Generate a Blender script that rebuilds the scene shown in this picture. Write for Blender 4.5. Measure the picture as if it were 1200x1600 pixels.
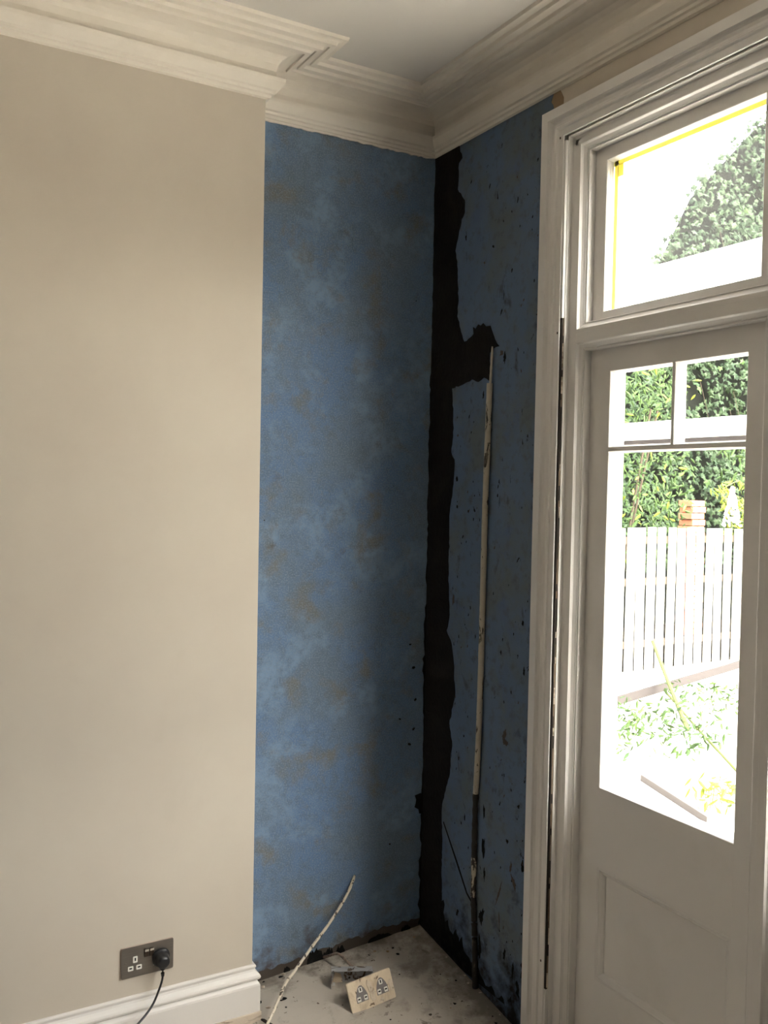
import bpy, bmesh, math, random
from mathutils import Vector, Matrix, noise
random.seed(7)
C = bpy.context.scene.collection
for o in list(bpy.data.objects): bpy.data.objects.remove(o)

# ------------------------------------------------------------------ camera, sky, sun, exposure
sc = bpy.context.scene
yaw, pitch, roll = 0.52178, -0.02755, 0.01930
F = Vector((math.sin(yaw)*math.cos(pitch), math.cos(yaw)*math.cos(pitch), math.sin(pitch)))
R0 = Vector((math.cos(yaw), -math.sin(yaw), 0)); U0 = R0.cross(F)
R1 = math.cos(roll)*R0 + math.sin(roll)*U0; U1 = -math.sin(roll)*R0 + math.cos(roll)*U0
cd = bpy.data.cameras.new('camera'); cam = bpy.data.objects.new('camera', cd); C.objects.link(cam)
cam.matrix_world = Matrix(((R1.x, U1.x, -F.x, -1.6747), (R1.y, U1.y, -F.y, -2.6064), (R1.z, U1.z, -F.z, 1.5498), (0, 0, 0, 1)))
cd.sensor_fit = 'VERTICAL'; cd.sensor_height = 36.0; cd.lens = 36.0*1422.8/1600; cd.clip_start = 0.02; cd.clip_end = 200
sc.camera = cam

W_ = bpy.data.worlds.new('sky'); sc.world = W_; W_.use_nodes = True
wn = W_.node_tree; bg = wn.nodes['Background']
SUN_EL, SUN_DIR = math.radians(48), Vector((-0.04, -1.0))       # towards the sun: over the house, along its garden wall
sk_ = wn.nodes.new('ShaderNodeTexSky'); sk_.sky_type = 'NISHITA'; sk_.sun_disc = False
sk_.sun_elevation = SUN_EL; sk_.sun_rotation = math.atan2(SUN_DIR.x, SUN_DIR.y)
sk_.air_density = 1.0; sk_.dust_density = 8.0; sk_.ozone_density = 1.0
hs_ = wn.nodes.new('ShaderNodeHueSaturation'); hs_.inputs['Saturation'].default_value = 0.35
wn.links.new(sk_.outputs['Color'], hs_.inputs['Color'])
tn_ = wn.nodes.new('ShaderNodeMix'); tn_.data_type = 'RGBA'; tn_.blend_type = 'MULTIPLY'; tn_.inputs[0].default_value = 1.0
tn_.inputs[7].default_value = (1.0, 0.965, 0.935, 1)
wn.links.new(hs_.outputs['Color'], tn_.inputs[6]); wn.links.new(tn_.outputs[2], bg.inputs['Color'])
bg.inputs['Strength'].default_value = 0.48

sun = bpy.data.lights.new('sun', 'SUN'); so = bpy.data.objects.new('sun', sun); C.objects.link(so)
sun.energy = 1.6; sun.angle = math.radians(1.0); sun.color = (1.0, 0.95, 0.86)
so.location = (3, -6, 9)
so.rotation_euler = Vector((0.04*math.cos(SUN_EL), math.cos(SUN_EL), -math.sin(SUN_EL))).to_track_quat('-Z', 'Y').to_euler()

vs = sc.view_settings
sc.display_settings.display_device = 'sRGB'
vs.view_transform = 'Standard'; vs.look = 'None'; vs.gamma = 1.0; vs.use_curve_mapping = False
vs.exposure = 2.72

# ------------------------------------------------------------------ room constants (metres)
WB, DB = 0.6694, 0.1316          # alcove width, chimney breast projection
ZC = 2.803                       # ceiling
RX, RY = -5.6, -6.2              # far limits of the room
BAY, PITCH = -0.729, 0.632       # first bay edge, bay pitch along the right wall
NB = 3
YEND = -0.729 - PITCH*NB + 0.061  # far edge of the last bay
XO = 0.105                       # outer face of the right wall

# window portals: sampling helpers for the sky light in the real openings
def portal(loc, rot, sx, sy):
    l = bpy.data.lights.new('window_portal', 'AREA'); l.shape = 'RECTANGLE'; l.size = sx; l.size_y = sy
    l.cycles.is_portal = True
    o = bpy.data.objects.new('window_portal', l); C.objects.link(o); o.location = loc; o.rotation_euler = rot
portal((XO+0.02, (BAY+YEND)/2, 1.25), (0, math.pi/2, 0), 2.6, abs(YEND-BAY)+0.1)
# ------------------------------------------------------------------ materials
def mat(name, col, rough=0.6, metal=0.0, spec=0.5):
    m = bpy.data.materials.new(name); m.use_nodes = True
    b = m.node_tree.nodes['Principled BSDF']
    b.inputs['Base Color'].default_value = (*col, 1); b.inputs['Roughness'].default_value = rough
    b.inputs['Metallic'].default_value = metal; b.inputs['Specular IOR Level'].default_value = spec
    return m
def nodes(m): return m.node_tree.nodes, m.node_tree.links, m.node_tree.nodes['Principled BSDF']
def noise_mix(m, layers, bump=None, stretch=None):
    """layers: list of (scale, detail, lo, hi, colour, seed, distortion) mixed over the base colour in turn"""
    n, l, b = nodes(m)
    tc = n.new('ShaderNodeTexCoord'); src = tc.outputs['Object']
    cur = None; base = tuple(b.inputs['Base Color'].default_value)
    for (scale, det, lo, hi, col, seed, dist, st) in layers:
        mp = n.new('ShaderNodeMapping'); mp.inputs['Location'].default_value = (seed*1.7, seed*3.1, seed*0.7)
        mp.inputs['Scale'].default_value = st or (1, 1, 1); l.new(src, mp.inputs['Vector'])
        t = n.new('ShaderNodeTexNoise'); t.inputs['Scale'].default_value = scale; t.inputs['Detail'].default_value = det
        t.inputs['Distortion'].default_value = dist; t.inputs['Roughness'].default_value = 0.6
        l.new(mp.outputs['Vector'], t.inputs['Vector'])
        r = n.new('ShaderNodeMapRange'); r.inputs['From Min'].default_value = lo; r.inputs['From Max'].default_value = hi
        l.new(t.outputs['Fac'], r.inputs['Value'])
        mx = n.new('ShaderNodeMix'); mx.data_type = 'RGBA'
        l.new(r.outputs['Result'], mx.inputs['Factor'])
        if cur is None: mx.inputs[6].default_value = base
        else: l.new(cur, mx.inputs[6])
        mx.inputs[7].default_value = (*col, 1); cur = mx.outputs[2]
    if cur: l.new(cur, b.inputs['Base Color'])
    if bump:
        t = n.new('ShaderNodeTexNoise'); t.inputs['Scale'].default_value = bump[0]; t.inputs['Detail'].default_value = 6
        l.new(src, t.inputs['Vector'])
        bp = n.new('ShaderNodeBump'); bp.inputs['Strength'].default_value = bump[1]; bp.inputs['Distance'].default_value = bump[2]
        l.new(t.outputs['Fac'], bp.inputs['Height']); l.new(bp.outputs['Normal'], b.inputs['Normal'])
    return m

M = {}
M['cream'] = noise_mix(mat('cream_wall_paint', (0.60, 0.54, 0.455), 0.75),
    [(2.2, 5, 0.35, 0.65, (0.565, 0.50, 0.42), 1, 0, None), (1.2, 8, 0.58, 0.72, (0.52, 0.46, 0.38), 4, 0.5, (1, 1, 0.5))], (60, 0.12, 0.002))
M['plaster'] = noise_mix(mat('cornice_white', (0.82, 0.76, 0.675), 0.7),
    [(9, 6, 0.5, 0.8, (0.76, 0.695, 0.605), 2, 0.4, None)], (90, 0.15, 0.002))
M['ceiling'] = noise_mix(mat('ceiling_white', (0.72, 0.685, 0.64), 0.8), [(2, 4, 0.4, 0.8, (0.69, 0.655, 0.61), 3, 0, None)], (70, 0.1, 0.002))
M['joinery'] = noise_mix(mat('gloss_white_joinery', (0.74, 0.715, 0.69), 0.38),
    [(5, 5, 0.5, 0.85, (0.67, 0.64, 0.60), 5, 0, None)], (40, 0.04, 0.002))
M['outside_white'] = mat('outside_white_paint', (0.80, 0.79, 0.77), 0.55)
M['skirt'] = noise_mix(mat('skirting_white', (0.76, 0.725, 0.69), 0.42), [(60, 3, 0.74, 0.78, (0.35, 0.28, 0.2), 6, 0, None)], (50, 0.04, 0.002))
M['blue_back'] = noise_mix(mat('blue_paint_back_wall', (0.12, 0.20, 0.35), 0.8, 0, 0.2), [
    (3.6, 8, 0.44, 0.60, (0.14, 0.195, 0.275), 1, 0.15, None),
    (6.5, 8, 0.50, 0.64, (0.19, 0.285, 0.43), 9, 0.2, None),
    (8.5, 9, 0.53, 0.65, (0.165, 0.170, 0.170), 3, 0.15, None),
    (38, 6, 0.45, 0.80, (0.115, 0.155, 0.20), 17, 0.1, None),
    (220, 2, 0.45, 0.85, (0.25, 0.31, 0.39), 6, 0, None),
    (45, 3, 0.74, 0.78, (0.02, 0.02, 0.025), 8, 1, None)], (160, 0.3, 0.002))
M['blue_side'] = noise_mix(mat('blue_paint_side_wall', (0.12, 0.17, 0.26), 0.85, 0, 0.15), [
    (5, 9, 0.44, 0.62, (0.135, 0.16, 0.18), 11, 0.2, None),
    (9, 9, 0.54, 0.70, (0.11, 0.155, 0.25), 13, 0.2, None),
    (30, 8, 0.52, 0.78, (0.10, 0.115, 0.13), 17, 0.1, None),
    (13, 9, 0.63, 0.72, (0.055, 0.058, 0.06), 16, 0.3, (1, 1, 0.6)),
    (38, 6, 0.66, 0.70, (0.012, 0.012, 0.014), 12, 0.6, (1, 1, 0.5))], (120, 0.3, 0.003))
M['bare'] = noise_mix(mat('bare_black_damp_wall', (0.013, 0.0115, 0.011), 0.95, 0, 0.15),
    [(14, 8, 0.5, 0.8, (0.020, 0.0175, 0.0155), 21, 0.6, None), (60, 4, 0.72, 0.8, (0.05, 0.05, 0.05), 22, 0, None)], (70, 0.6, 0.006))
M['mould'] = noise_mix(mat('black_mould', (0.010, 0.010, 0.010), 0.95, 0, 0.1), [(40, 5, 0.5, 0.8, (0.03, 0.028, 0.025), 3, 0, None)], (60, 0.5, 0.004))
M['brown_stain'] = mat('brown_damp_stain', (0.07, 0.055, 0.045), 0.9)
M['tan_tear'] = mat('tan_torn_plaster', (0.30, 0.205, 0.12), 0.9)
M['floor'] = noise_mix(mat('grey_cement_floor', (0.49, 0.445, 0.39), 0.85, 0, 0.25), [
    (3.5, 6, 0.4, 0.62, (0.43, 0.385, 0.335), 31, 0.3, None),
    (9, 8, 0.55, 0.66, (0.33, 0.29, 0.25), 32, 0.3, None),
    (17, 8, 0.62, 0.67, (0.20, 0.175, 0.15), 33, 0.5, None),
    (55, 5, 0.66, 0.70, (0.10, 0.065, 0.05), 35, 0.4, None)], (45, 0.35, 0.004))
def edge_darken(m, col, axes, scale, strength):
    """mixes a darker colour in towards an edge, as for dirt at the wall feet: axes = list of (axis, far, near) distances in metres, broken up by noise"""
    n, l, b = nodes(m)
    old = b.inputs['Base Color'].links[0].from_socket
    tc = n.new('ShaderNodeTexCoord'); sx = n.new('ShaderNodeSeparateXYZ'); l.new(tc.outputs['Object'], sx.inputs[0])
    t = n.new('ShaderNodeTexNoise'); t.inputs['Scale'].default_value = scale; t.inputs['Detail'].default_value = 8; t.inputs['Roughness'].default_value = .65
    l.new(tc.outputs['Object'], t.inputs['Vector']); cur = None
    for ax, a, c in axes:
        r = n.new('ShaderNodeMapRange'); r.inputs['From Min'].default_value = a; r.inputs['From Max'].default_value = c
        l.new(sx.outputs[ax], r.inputs['Value'])
        if cur is None: cur = r.outputs[0]
        else:
            q = n.new('ShaderNodeMath'); q.operation = 'MAXIMUM'; l.new(cur, q.inputs[0]); l.new(r.outputs[0], q.inputs[1]); cur = q.outputs[0]
    ad = n.new('ShaderNodeMath'); ad.operation = 'MULTIPLY_ADD'; ad.inputs[1].default_value = strength; l.new(cur, ad.inputs[0]); l.new(t.outputs['Fac'], ad.inputs[2])
    rr = n.new('ShaderNodeMapRange'); rr.inputs['From Min'].default_value = .62; rr.inputs['From Max'].default_value = .86; l.new(ad.outputs[0], rr.inputs['Value'])
    mx = n.new('ShaderNodeMix'); mx.data_type = 'RGBA'; l.new(rr.outputs[0], mx.inputs['Factor']); l.new(old, mx.inputs[6]); mx.inputs[7].default_value = (*col, 1)
    l.new(mx.outputs[2], b.inputs['Base Color'])
edge_darken(M['floor'], (0.20, 0.175, 0.15), [(0, -.24, .03), (1, -.12, .03)], 16, .38)  # floor colour darkens towards the right and back walls
edge_darken(M['blue_side'], (0.02, 0.018, 0.017), [(2, .36, -.06), (1, -.50, -.68)], 13, .33)
edge_darken(M['blue_back'], (0.075, 0.06, 0.055), [(2, .16, -.02)], 13, .34)
M['conduit'] = noise_mix(mat('chipped_cream_conduit', (0.47, 0.42, 0.33), 0.5), [(48, 5, 0.60, 0.625, (0.03, 0.025, 0.02), 2, 1, (1, 1, 0.35)), (20, 4, 0.5, 0.8, (0.36, 0.31, 0.24), 4, 0, None)], (80, 0.3, 0.002))
M['conduit_dark'] = noise_mix(mat('rusted_dark_conduit', (0.03, 0.026, 0.022), 0.9), [(45, 5, 0.60, 0.66, (0.10, 0.085, 0.065), 2, 1, (1, 1, 0.3))], (80, 0.4, 0.003))
M['conduit_mid'] = noise_mix(mat('half_stripped_conduit', (0.04, 0.03, 0.025), 0.8), [(70, 5, 0.50, 0.54, (0.45, 0.40, 0.31), 7, 1.2, (1, 1, 0.4))], (80, 0.4, 0.003))
M['wire_paint'] = noise_mix(mat('flaked_white_cable', (0.70, 0.62, 0.50), 0.5), [(60, 4, 0.56, 0.60, (0.07, 0.05, 0.04), 12, 1.2, (1, 1, 0.5))], (80, 0.2, 0.002))
M['brown_wire'] = noise_mix(mat('brown_dusty_cable', (0.27, 0.205, 0.165), 0.8), [(60, 4, 0.5, 0.7, (0.06, 0.045, 0.035), 12, 1, None)])
M['nickel'] = noise_mix(mat('brushed_nickel', (0.25, 0.225, 0.20), 0.42, 0.85), [(120, 3, 0.3, 0.7, (0.21, 0.19, 0.17), 2, 0, (0.1, 1, 6))])
M['edge_metal'] = mat('bright_plate_edge', (0.6, 0.5, 0.45), 0.35, 0.7)
M['white_plastic'] = mat('white_plastic', (0.78, 0.76, 0.70), 0.35)
M['black_plastic'] = mat('black_plastic', (0.014, 0.014, 0.016), 0.35)
M['hole'] = mat('dark_slot', (0.008, 0.008, 0.008), 0.8)
M['chrome'] = mat('chrome_rocker_top', (0.75, 0.72, 0.68), 0.15, 1.0)
M['rocker'] = mat('dark_bronze_rocker', (0.05, 0.035, 0.025), 0.3, 0.5)
M['old_cream'] = noise_mix(mat('plaster_smeared_cream', (0.74, 0.62, 0.47), 0.7), [
    (34, 7, 0.50, 0.66, (0.58, 0.46, 0.33), 1, 0.8, (1, 1, 0.4)), (60, 5, 0.62, 0.66, (0.22, 0.15, 0.10), 5, 0.3, None)], (60, 0.5, 0.004))
M['smear'] = noise_mix(mat('set_plaster_smear', (0.70, 0.60, 0.49), 0.9), [(50, 5, 0.55, 0.65, (0.42, 0.32, 0.23), 1, 0.5, None)], (80, 0.6, 0.004))
M['old_grey'] = mat('grey_rubbed_plastic', (0.22, 0.20, 0.20), 0.5)
M['rust_box'] = noise_mix(mat('rusty_galvanised_box', (0.52, 0.52, 0.53), 0.45, 0.4), [
    (22, 6, 0.53, 0.58, (0.14, 0.09, 0.06), 3, 0.6, None), (40, 5, 0.63, 0.66, (0.03, 0.02, 0.015), 9, 0.5, None)], (60, 0.3, 0.003))
M['raw_wood'] = noise_mix(mat('raw_brown_timber', (0.15, 0.095, 0.06), 0.9), [(30, 5, 0.4, 0.7, (0.30, 0.24, 0.18), 4, 1, (1, 1, 0.2))])
M['gapdark'] = mat('dark_gap', (0.022, 0.016, 0.012), 0.95)
M['tape'] = mat('yellow_masking_tape', (0.80, 0.74, 0.22), 0.6)
_n, _l, _b = nodes(M['tape']); _t = _n.new('ShaderNodeBsdfTranslucent'); _t.inputs['Color'].default_value = (0.85, 0.78, 0.20, 1)
_m = _n.new('ShaderNodeMixShader'); _m.inputs['Fac'].default_value = .35; _o = _n['Material Output']
_l.new(_b.outputs[0], _m.inputs[1]); _l.new(_t.outputs[0], _m.inputs[2]); _l.new(_m.outputs[0], _o.inputs['Surface'])
M['dust'] = noise_mix(mat('dirty_cream_batten', (0.62, 0.53, 0.43), 0.85), [(30, 6, 0.5, 0.62, (0.28, 0.22, 0.17), 3, 0.6, (0.4, 1, 2))], (50, 0.4, 0.004))
M['paving'] = noise_mix(mat('pale_concrete_paving', (0.54, 0.515, 0.47), 0.9), [(3, 6, 0.5, 0.8, (0.46, 0.43, 0.39), 1, 0, None)])
M['fence'] = noise_mix(mat('weathered_pale_board', (0.24, 0.235, 0.22), 0.9, 0, 0.05), [(6, 6, 0.45, 0.8, (0.17, 0.165, 0.15), 3, 0.3, (8, 8, 0.3))])
M['plank'] = mat('grey_weathered_plank', (0.035, 0.031, 0.031), 0.9, 0, 0.05)
M['edging'] = mat('pale_grey_edging', (0.075, 0.068, 0.068), 0.9, 0, 0.05)
M['cane'] = mat('green_bamboo', (0.07, 0.085, 0.03), 0.6, 0, 0.05)
M['bark'] = mat('dark_bark', (0.05, 0.04, 0.03), 0.95, 0, 0.05)
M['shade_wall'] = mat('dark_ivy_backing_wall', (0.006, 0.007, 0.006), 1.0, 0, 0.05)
M['brick'] = mat('orange_brick', (0.45, 0.17, 0.09), 0.9)
M['render'] = mat('white_outer_render', (0.75, 0.74, 0.72), 0.9)
def leafmat(name, a, bcol):
    m = mat(name, a, 0.55, 0, 0.12)
    n, l, b = nodes(m)
    oi = n.new('ShaderNodeTexNoise'); oi.inputs['Scale'].default_value = 6
    tc = n.new('ShaderNodeTexCoord'); l.new(tc.outputs['Object'], oi.inputs['Vector'])
    r = n.new('ShaderNodeMapRange'); r.inputs['From Min'].default_value = .35; r.inputs['From Max'].default_value = .65
    l.new(oi.outputs['Fac'], r.inputs['Value'])
    mx = n.new('ShaderNodeMix'); mx.data_type = 'RGBA'; mx.inputs[6].default_value = (*a, 1); mx.inputs[7].default_value = (*bcol, 1)
    l.new(r.outputs['Result'], mx.inputs['Factor']); l.new(mx.outputs[2], b.inputs['Base Color'])
    return m
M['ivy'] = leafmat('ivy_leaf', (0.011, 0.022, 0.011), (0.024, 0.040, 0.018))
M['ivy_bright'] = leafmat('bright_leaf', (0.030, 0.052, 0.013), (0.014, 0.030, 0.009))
M['yellow_leaf'] = leafmat('yellow_green_leaf', (0.12, 0.14, 0.015), (0.07, 0.11, 0.018))
M['petal'] = mat('white_petal', (0.8, 0.8, 0.76), 0.7)

def glassmat(name='window_glass', dust=0.0):
    m = bpy.data.materials.new(name); m.use_nodes = True
    n, l = m.node_tree.nodes, m.node_tree.links; n.clear()
    out = n.new('ShaderNodeOutputMaterial'); tr = n.new('ShaderNodeBsdfTransparent'); gl = n.new('ShaderNodeBsdfGlossy')
    tr.inputs['Color'].default_value = (0.95, 0.97, 0.95, 1); gl.inputs['Roughness'].default_value = 0.01
    lw = n.new('ShaderNodeLayerWeight'); lw.inputs['Blend'].default_value = 0.5
    pw = n.new('ShaderNodeMath'); pw.operation = 'POWER'; pw.inputs[1].default_value = 4.5; l.new(lw.outputs['Facing'], pw.inputs[0])
    fr = n.new('ShaderNodeMath'); fr.operation = 'MULTIPLY_ADD'; fr.inputs[1].default_value = 0.8; fr.inputs[2].default_value = 0.04; l.new(pw.outputs[0], fr.inputs[0])
    tx = n.new('ShaderNodeTexNoise'); tx.inputs['Scale'].default_value = 5
    tc = n.new('ShaderNodeTexCoord'); l.new(tc.outputs['Object'], tx.inputs['Vector'])
    bp = n.new('ShaderNodeBump'); bp.inputs['Strength'].default_value = 0.1; bp.inputs['Distance'].default_value = 0.01
    l.new(tx.outputs['Fac'], bp.inputs['Height']); l.new(bp.outputs['Normal'], gl.inputs['Normal'])
    mx = n.new('ShaderNodeMixShader'); l.new(fr.outputs[0], mx.inputs['Fac'])
    l.new(tr.outputs[0], mx.inputs[1]); l.new(gl.outputs[0], mx.inputs[2])
    if dust:
        tl = n.new('ShaderNodeBsdfTranslucent'); tl.inputs['Color'].default_value = (.9, .9, .9, 1)
        m2 = n.new('ShaderNodeMixShader'); m2.inputs['Fac'].default_value = dust
        l.new(mx.outputs[0], m2.inputs[1]); l.new(tl.outputs[0], m2.inputs[2]); l.new(m2.outputs[0], out.inputs['Surface'])
    else: l.new(mx.outputs[0], out.inputs['Surface'])
    return m
M['glass'] = glassmat(); M['dusty_glass'] = glassmat('dusty_transom_glass', .014)

# ------------------------------------------------------------------ mesh helpers
def obj(name, data, m, parent=None, smooth=False, mats=None):
    if isinstance(data, bmesh.types.BMesh):
        bmesh.ops.recalc_face_normals(data, faces=data.faces)
        me = bpy.data.meshes.new(name); data.to_mesh(me); data.free()
    else: me = data
    if not me.materials:
        me.materials.append(m)
        for x in (mats or []): me.materials.append(x)
    if smooth:
        for p in me.polygons: p.use_smooth = True
    o = bpy.data.objects.new(name, me); C.objects.link(o)
    if parent: o.parent = parent
    return o
def tag(o, label=None, cat=None, group=None, kind=None):
    for k, v in (('label', label), ('category', cat), ('group', group), ('kind', kind)):
        if v: o[k] = v
    return o
def empty(name, loc=(0, 0, 0), **kw):
    o = bpy.data.objects.new(name, None); C.objects.link(o); o.location = loc; o.empty_display_size = .05
    return tag(o, **kw)
def setparent(o, p):
    """parent keeping the world place (p is unrotated)"""
    o.parent = p; o.location = o.location - p.location; return o
def box(bm, x0, x1, y0, y1, z0, z1, bev=0.0):
    v = [bm.verts.new((x, y, z)) for x in (x0, x1) for y in (y0, y1) for z in (z0, z1)]
    fs = [bm.faces.new([v[i] for i in q]) for q in ((0, 1, 3, 2), (4, 6, 7, 5), (0, 4, 5, 1), (2, 3, 7, 6), (0, 2, 6, 4), (1, 5, 7, 3))]
    if bev:
        es = list({e for f in fs for e in f.edges})
        bmesh.ops.bevel(bm, geom=es, offset=bev, segments=2, profile=0.6, affect='EDGES')
    return bm
def bx(*a, **k): return box(bmesh.new(), *a, **k)
def sweep_plan(path, prof, side, z=0.0, closed=False):
    """extrude (p, z) profile along a plan polyline; p is the offset to the given side, mitred"""
    bm = bmesh.new(); n = len(path); rows = []
    for i, (x, y) in enumerate(path):
        def nrm(a, b):
            d = Vector((b[0]-a[0], b[1]-a[1])).normalized(); return Vector((d.y, -d.x))*side
        if i == 0: m = nrm(path[0], path[1])
        elif i == n-1: m = nrm(path[-2], path[-1])
        else:
            a, b = nrm(path[i-1], path[i]), nrm(path[i], path[i+1]); m = (a+b)/(1+a.dot(b))
        rows.append([bm.verts.new((x+m.x*p, y+m.y*p, z+q)) for p, q in prof])
    for i in range(n-1):
        for j in range(len(prof)-1): bm.faces.new((rows[i][j], rows[i][j+1], rows[i+1][j+1], rows[i+1][j]))
    for r in (rows[0], rows[-1]):
        try: bm.faces.new(r)
        except Exception: pass
    return bm
def ring(prof, ya, yb, z0, z1, open_bottom=False):
    """sweep (inset, x) profile around a rectangle ya > yb, z0 < z1 in the plane of the right wall"""
    bm = bmesh.new(); rows = []
    cs = [(ya, z0, -1, 1), (ya, z1, -1, -1), (yb, z1, 1, -1), (yb, z0, 1, 1)]
    for (y, z, sy, sz) in cs:
        if open_bottom and z == z0: sz = 0
        rows.append([bm.verts.new((x, y+sy*i, z+sz*i)) for i, x in prof])
    for k in range(3 if open_bottom else 4):
        a, b = rows[k], rows[(k+1) % 4]
        for j in range(len(prof)-1): bm.faces.new((a[j], a[j+1], b[j+1], b[j]))
    return bm
def poly_sheet(pts, ax, val, th, jitter=0.0, sub=0):
    """flat prism of outline pts=(a, z) lying on the plane x=val (ax 0) or y=val (ax 1); proud by th (signed)"""
    if jitter:
        q = []
        for i in range(len(pts)):
            a, b = Vector(pts[i]), Vector(pts[(i+1) % len(pts)]); L = (b-a).length
            n = max(1, int(L/0.012)) if L < 0.3 and a.x != b.x or L < .3 else 1
            nn = Vector((-(b-a).y, (b-a).x)).normalized() if L else Vector((0, 0))
            for k in range(n):
                p = a+(b-a)*k/n
                if k: p += nn*random.uniform(-jitter, jitter)
                q.append((p.x, p.y))
        pts = q
    bm = bmesh.new()
    f = lambda a, z, d: (val+d, a, z) if ax == 0 else (a, val+d, z)
    A = [bm.verts.new(f(a, z, th)) for a, z in pts]; B = [bm.verts.new(f(a, z, 0)) for a, z in pts]
    from mathutils.geometry import tessellate_polygon
    for t in tessellate_polygon([[Vector((a, z, 0)) for a, z in pts]]):
        try: bm.faces.new([A[i] for i in t])
        except Exception: pass
    for i in range(len(pts)):
        j = (i+1) % len(pts); bm.faces.new((A[i], A[j], B[j], B[i]))
    return bm
def tube(pts, rad, seg=10, flat=1.0, cap=True, wob=0.0):
    bm = bmesh.new(); P = [Vector(p) for p in pts]; rows = []
    for i, p in enumerate(P):
        t = (P[min(i+1, len(P)-1)]-P[max(i-1, 0)]).normalized()
        u = t.cross(Vector((0, 0, 1)));
        if u.length < .1: u = t.cross(Vector((0, 1, 0)))
        u.normalize(); w = u.cross(t)
        r = rad[i] if isinstance(rad, (list, tuple)) else rad
        r *= 1+random.uniform(-wob, wob)
        rows.append([bm.verts.new(p+(u*math.cos(a)+w*math.sin(a)*flat)*r) for a in [2*math.pi*k/seg for k in range(seg)]])
    for i in range(len(P)-1):
        for k in range(seg): bm.faces.new((rows[i][k], rows[i][(k+1) % seg], rows[i+1][(k+1) % seg], rows[i+1][k]))
    if cap: bm.faces.new(rows[0]); bm.faces.new(rows[-1])
    return bm
def spline(pts, n=8):
    P = [Vector(p) for p in pts]; out = []
    for i in range(len(P)-1):
        a, b, c, d = P[max(i-1, 0)], P[i], P[i+1], P[min(i+2, len(P)-1)]
        for k in range(n):
            t = k/n; out.append(0.5*((2*b)+(c-a)*t+(2*a-5*b+4*c-d)*t*t+(3*b-a-3*c+d)*t**3))
    out.append(P[-1]); return out
def struct(name, bm, m, parent=None, **k):
    o = obj(name, bm, m, parent, **k)
    if not parent: o['kind'] = 'structure'
    return o

# ------------------------------------------------------------------ the shell
def floor_z(x, y):
    if x < -WB or y < -0.62: return -0.03
    z = 0.047+0.15*y+0.075*x
    z = max(-0.03, z)
    return z
bm = bmesh.new(); nx, ny = 60, 60
xs = [RX, -3, -2, -1.2, -0.9, -0.75] + [-0.70+0.70*i/40 for i in range(41)] + [0.03]
ys = [0.03] + [0-0.75*i/40 for i in range(41)] + [-1, -1.6, -2.4, -3.4, RY]
g = [[bm.verts.new((x, y, floor_z(x, y)+(0.0015*noise.noise(Vector((x*14, y*14, 0))) if -0.72 < x < 0 and y > -.8 else 0))) for y in ys] for x in xs]
for i in range(len(xs)-1):
    for j in range(len(ys)-1): bm.faces.new((g[i][j], g[i+1][j], g[i+1][j+1], g[i][j+1]))
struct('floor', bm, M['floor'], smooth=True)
struct('ceiling', bx(RX-.2, XO, RY-.2, 0.2, ZC, ZC+.15), M['ceiling'])
struct('wall_back', bx(-WB-.1, 0.0, 0.0, 0.2, -0.1, ZC), M['blue_back'])
struct('wall_breast', bx(RX, -WB, -DB, 0.2, -0.1, ZC, bev=0.003), M['cream'])
struct('wall_left', bx(RX-.2, RX, RY, 0.2, -0.1, ZC), M['cream'])
struct('wall_rear', bx(RX, 0, RY-.2, RY, -0.1, ZC), M['cream'])
# right wall round the three bays
YT, YS = -0.676, YEND-0.05
bm = bmesh.new()
box(bm, 0, XO, YT, 0.2, -0.1, ZC); box(bm, 0, XO, RY, YS, -0.1, ZC); box(bm, 0, XO, YS, YT, 2.52, ZC)
wr = struct('wall_right', bm, M['cream'])
# blue paint skin on the right wall, torn above the casing
blue = [(-.0004, -.03), (-.0004, 2.70), (-.6112, 2.70), (-.6112, 2.6829), (-.6085, 2.677), (-.6120, 2.6697), (-.6035, 2.6600), (-.598, 2.650), (-.5913, 2.6353), (-.600, 2.6243), (-.606, 2.60), (-.606, -.03)]
struct('blue_paint', poly_sheet(blue, 0, 0.0, -0.0012), M['blue_side'], wr)
tear = [(-.6112, 2.69), (-.6199, 2.6656), (-.6270, 2.6570), (-.6339, 2.6465), (-.6424, 2.6313), (-.643, 2.60), (-.595, 2.60), (-.59, 2.64), (-.60, 2.665)]
struct('torn_plaster', poly_sheet(tear, 0, 0.0, -0.0008), M['tan_tear'], wr)
struct('torn_plaster', poly_sheet([(-.574, 2.50), (-.5699, 2.472), (-.563, 2.460), (-.566, 2.44), (-.569, 2.425), (-.574, 2.405), (-.60, 2.40), (-.60, 2.50)], 0, 0.0, -0.0016, 0.0015), M['mould'], wr)
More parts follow.
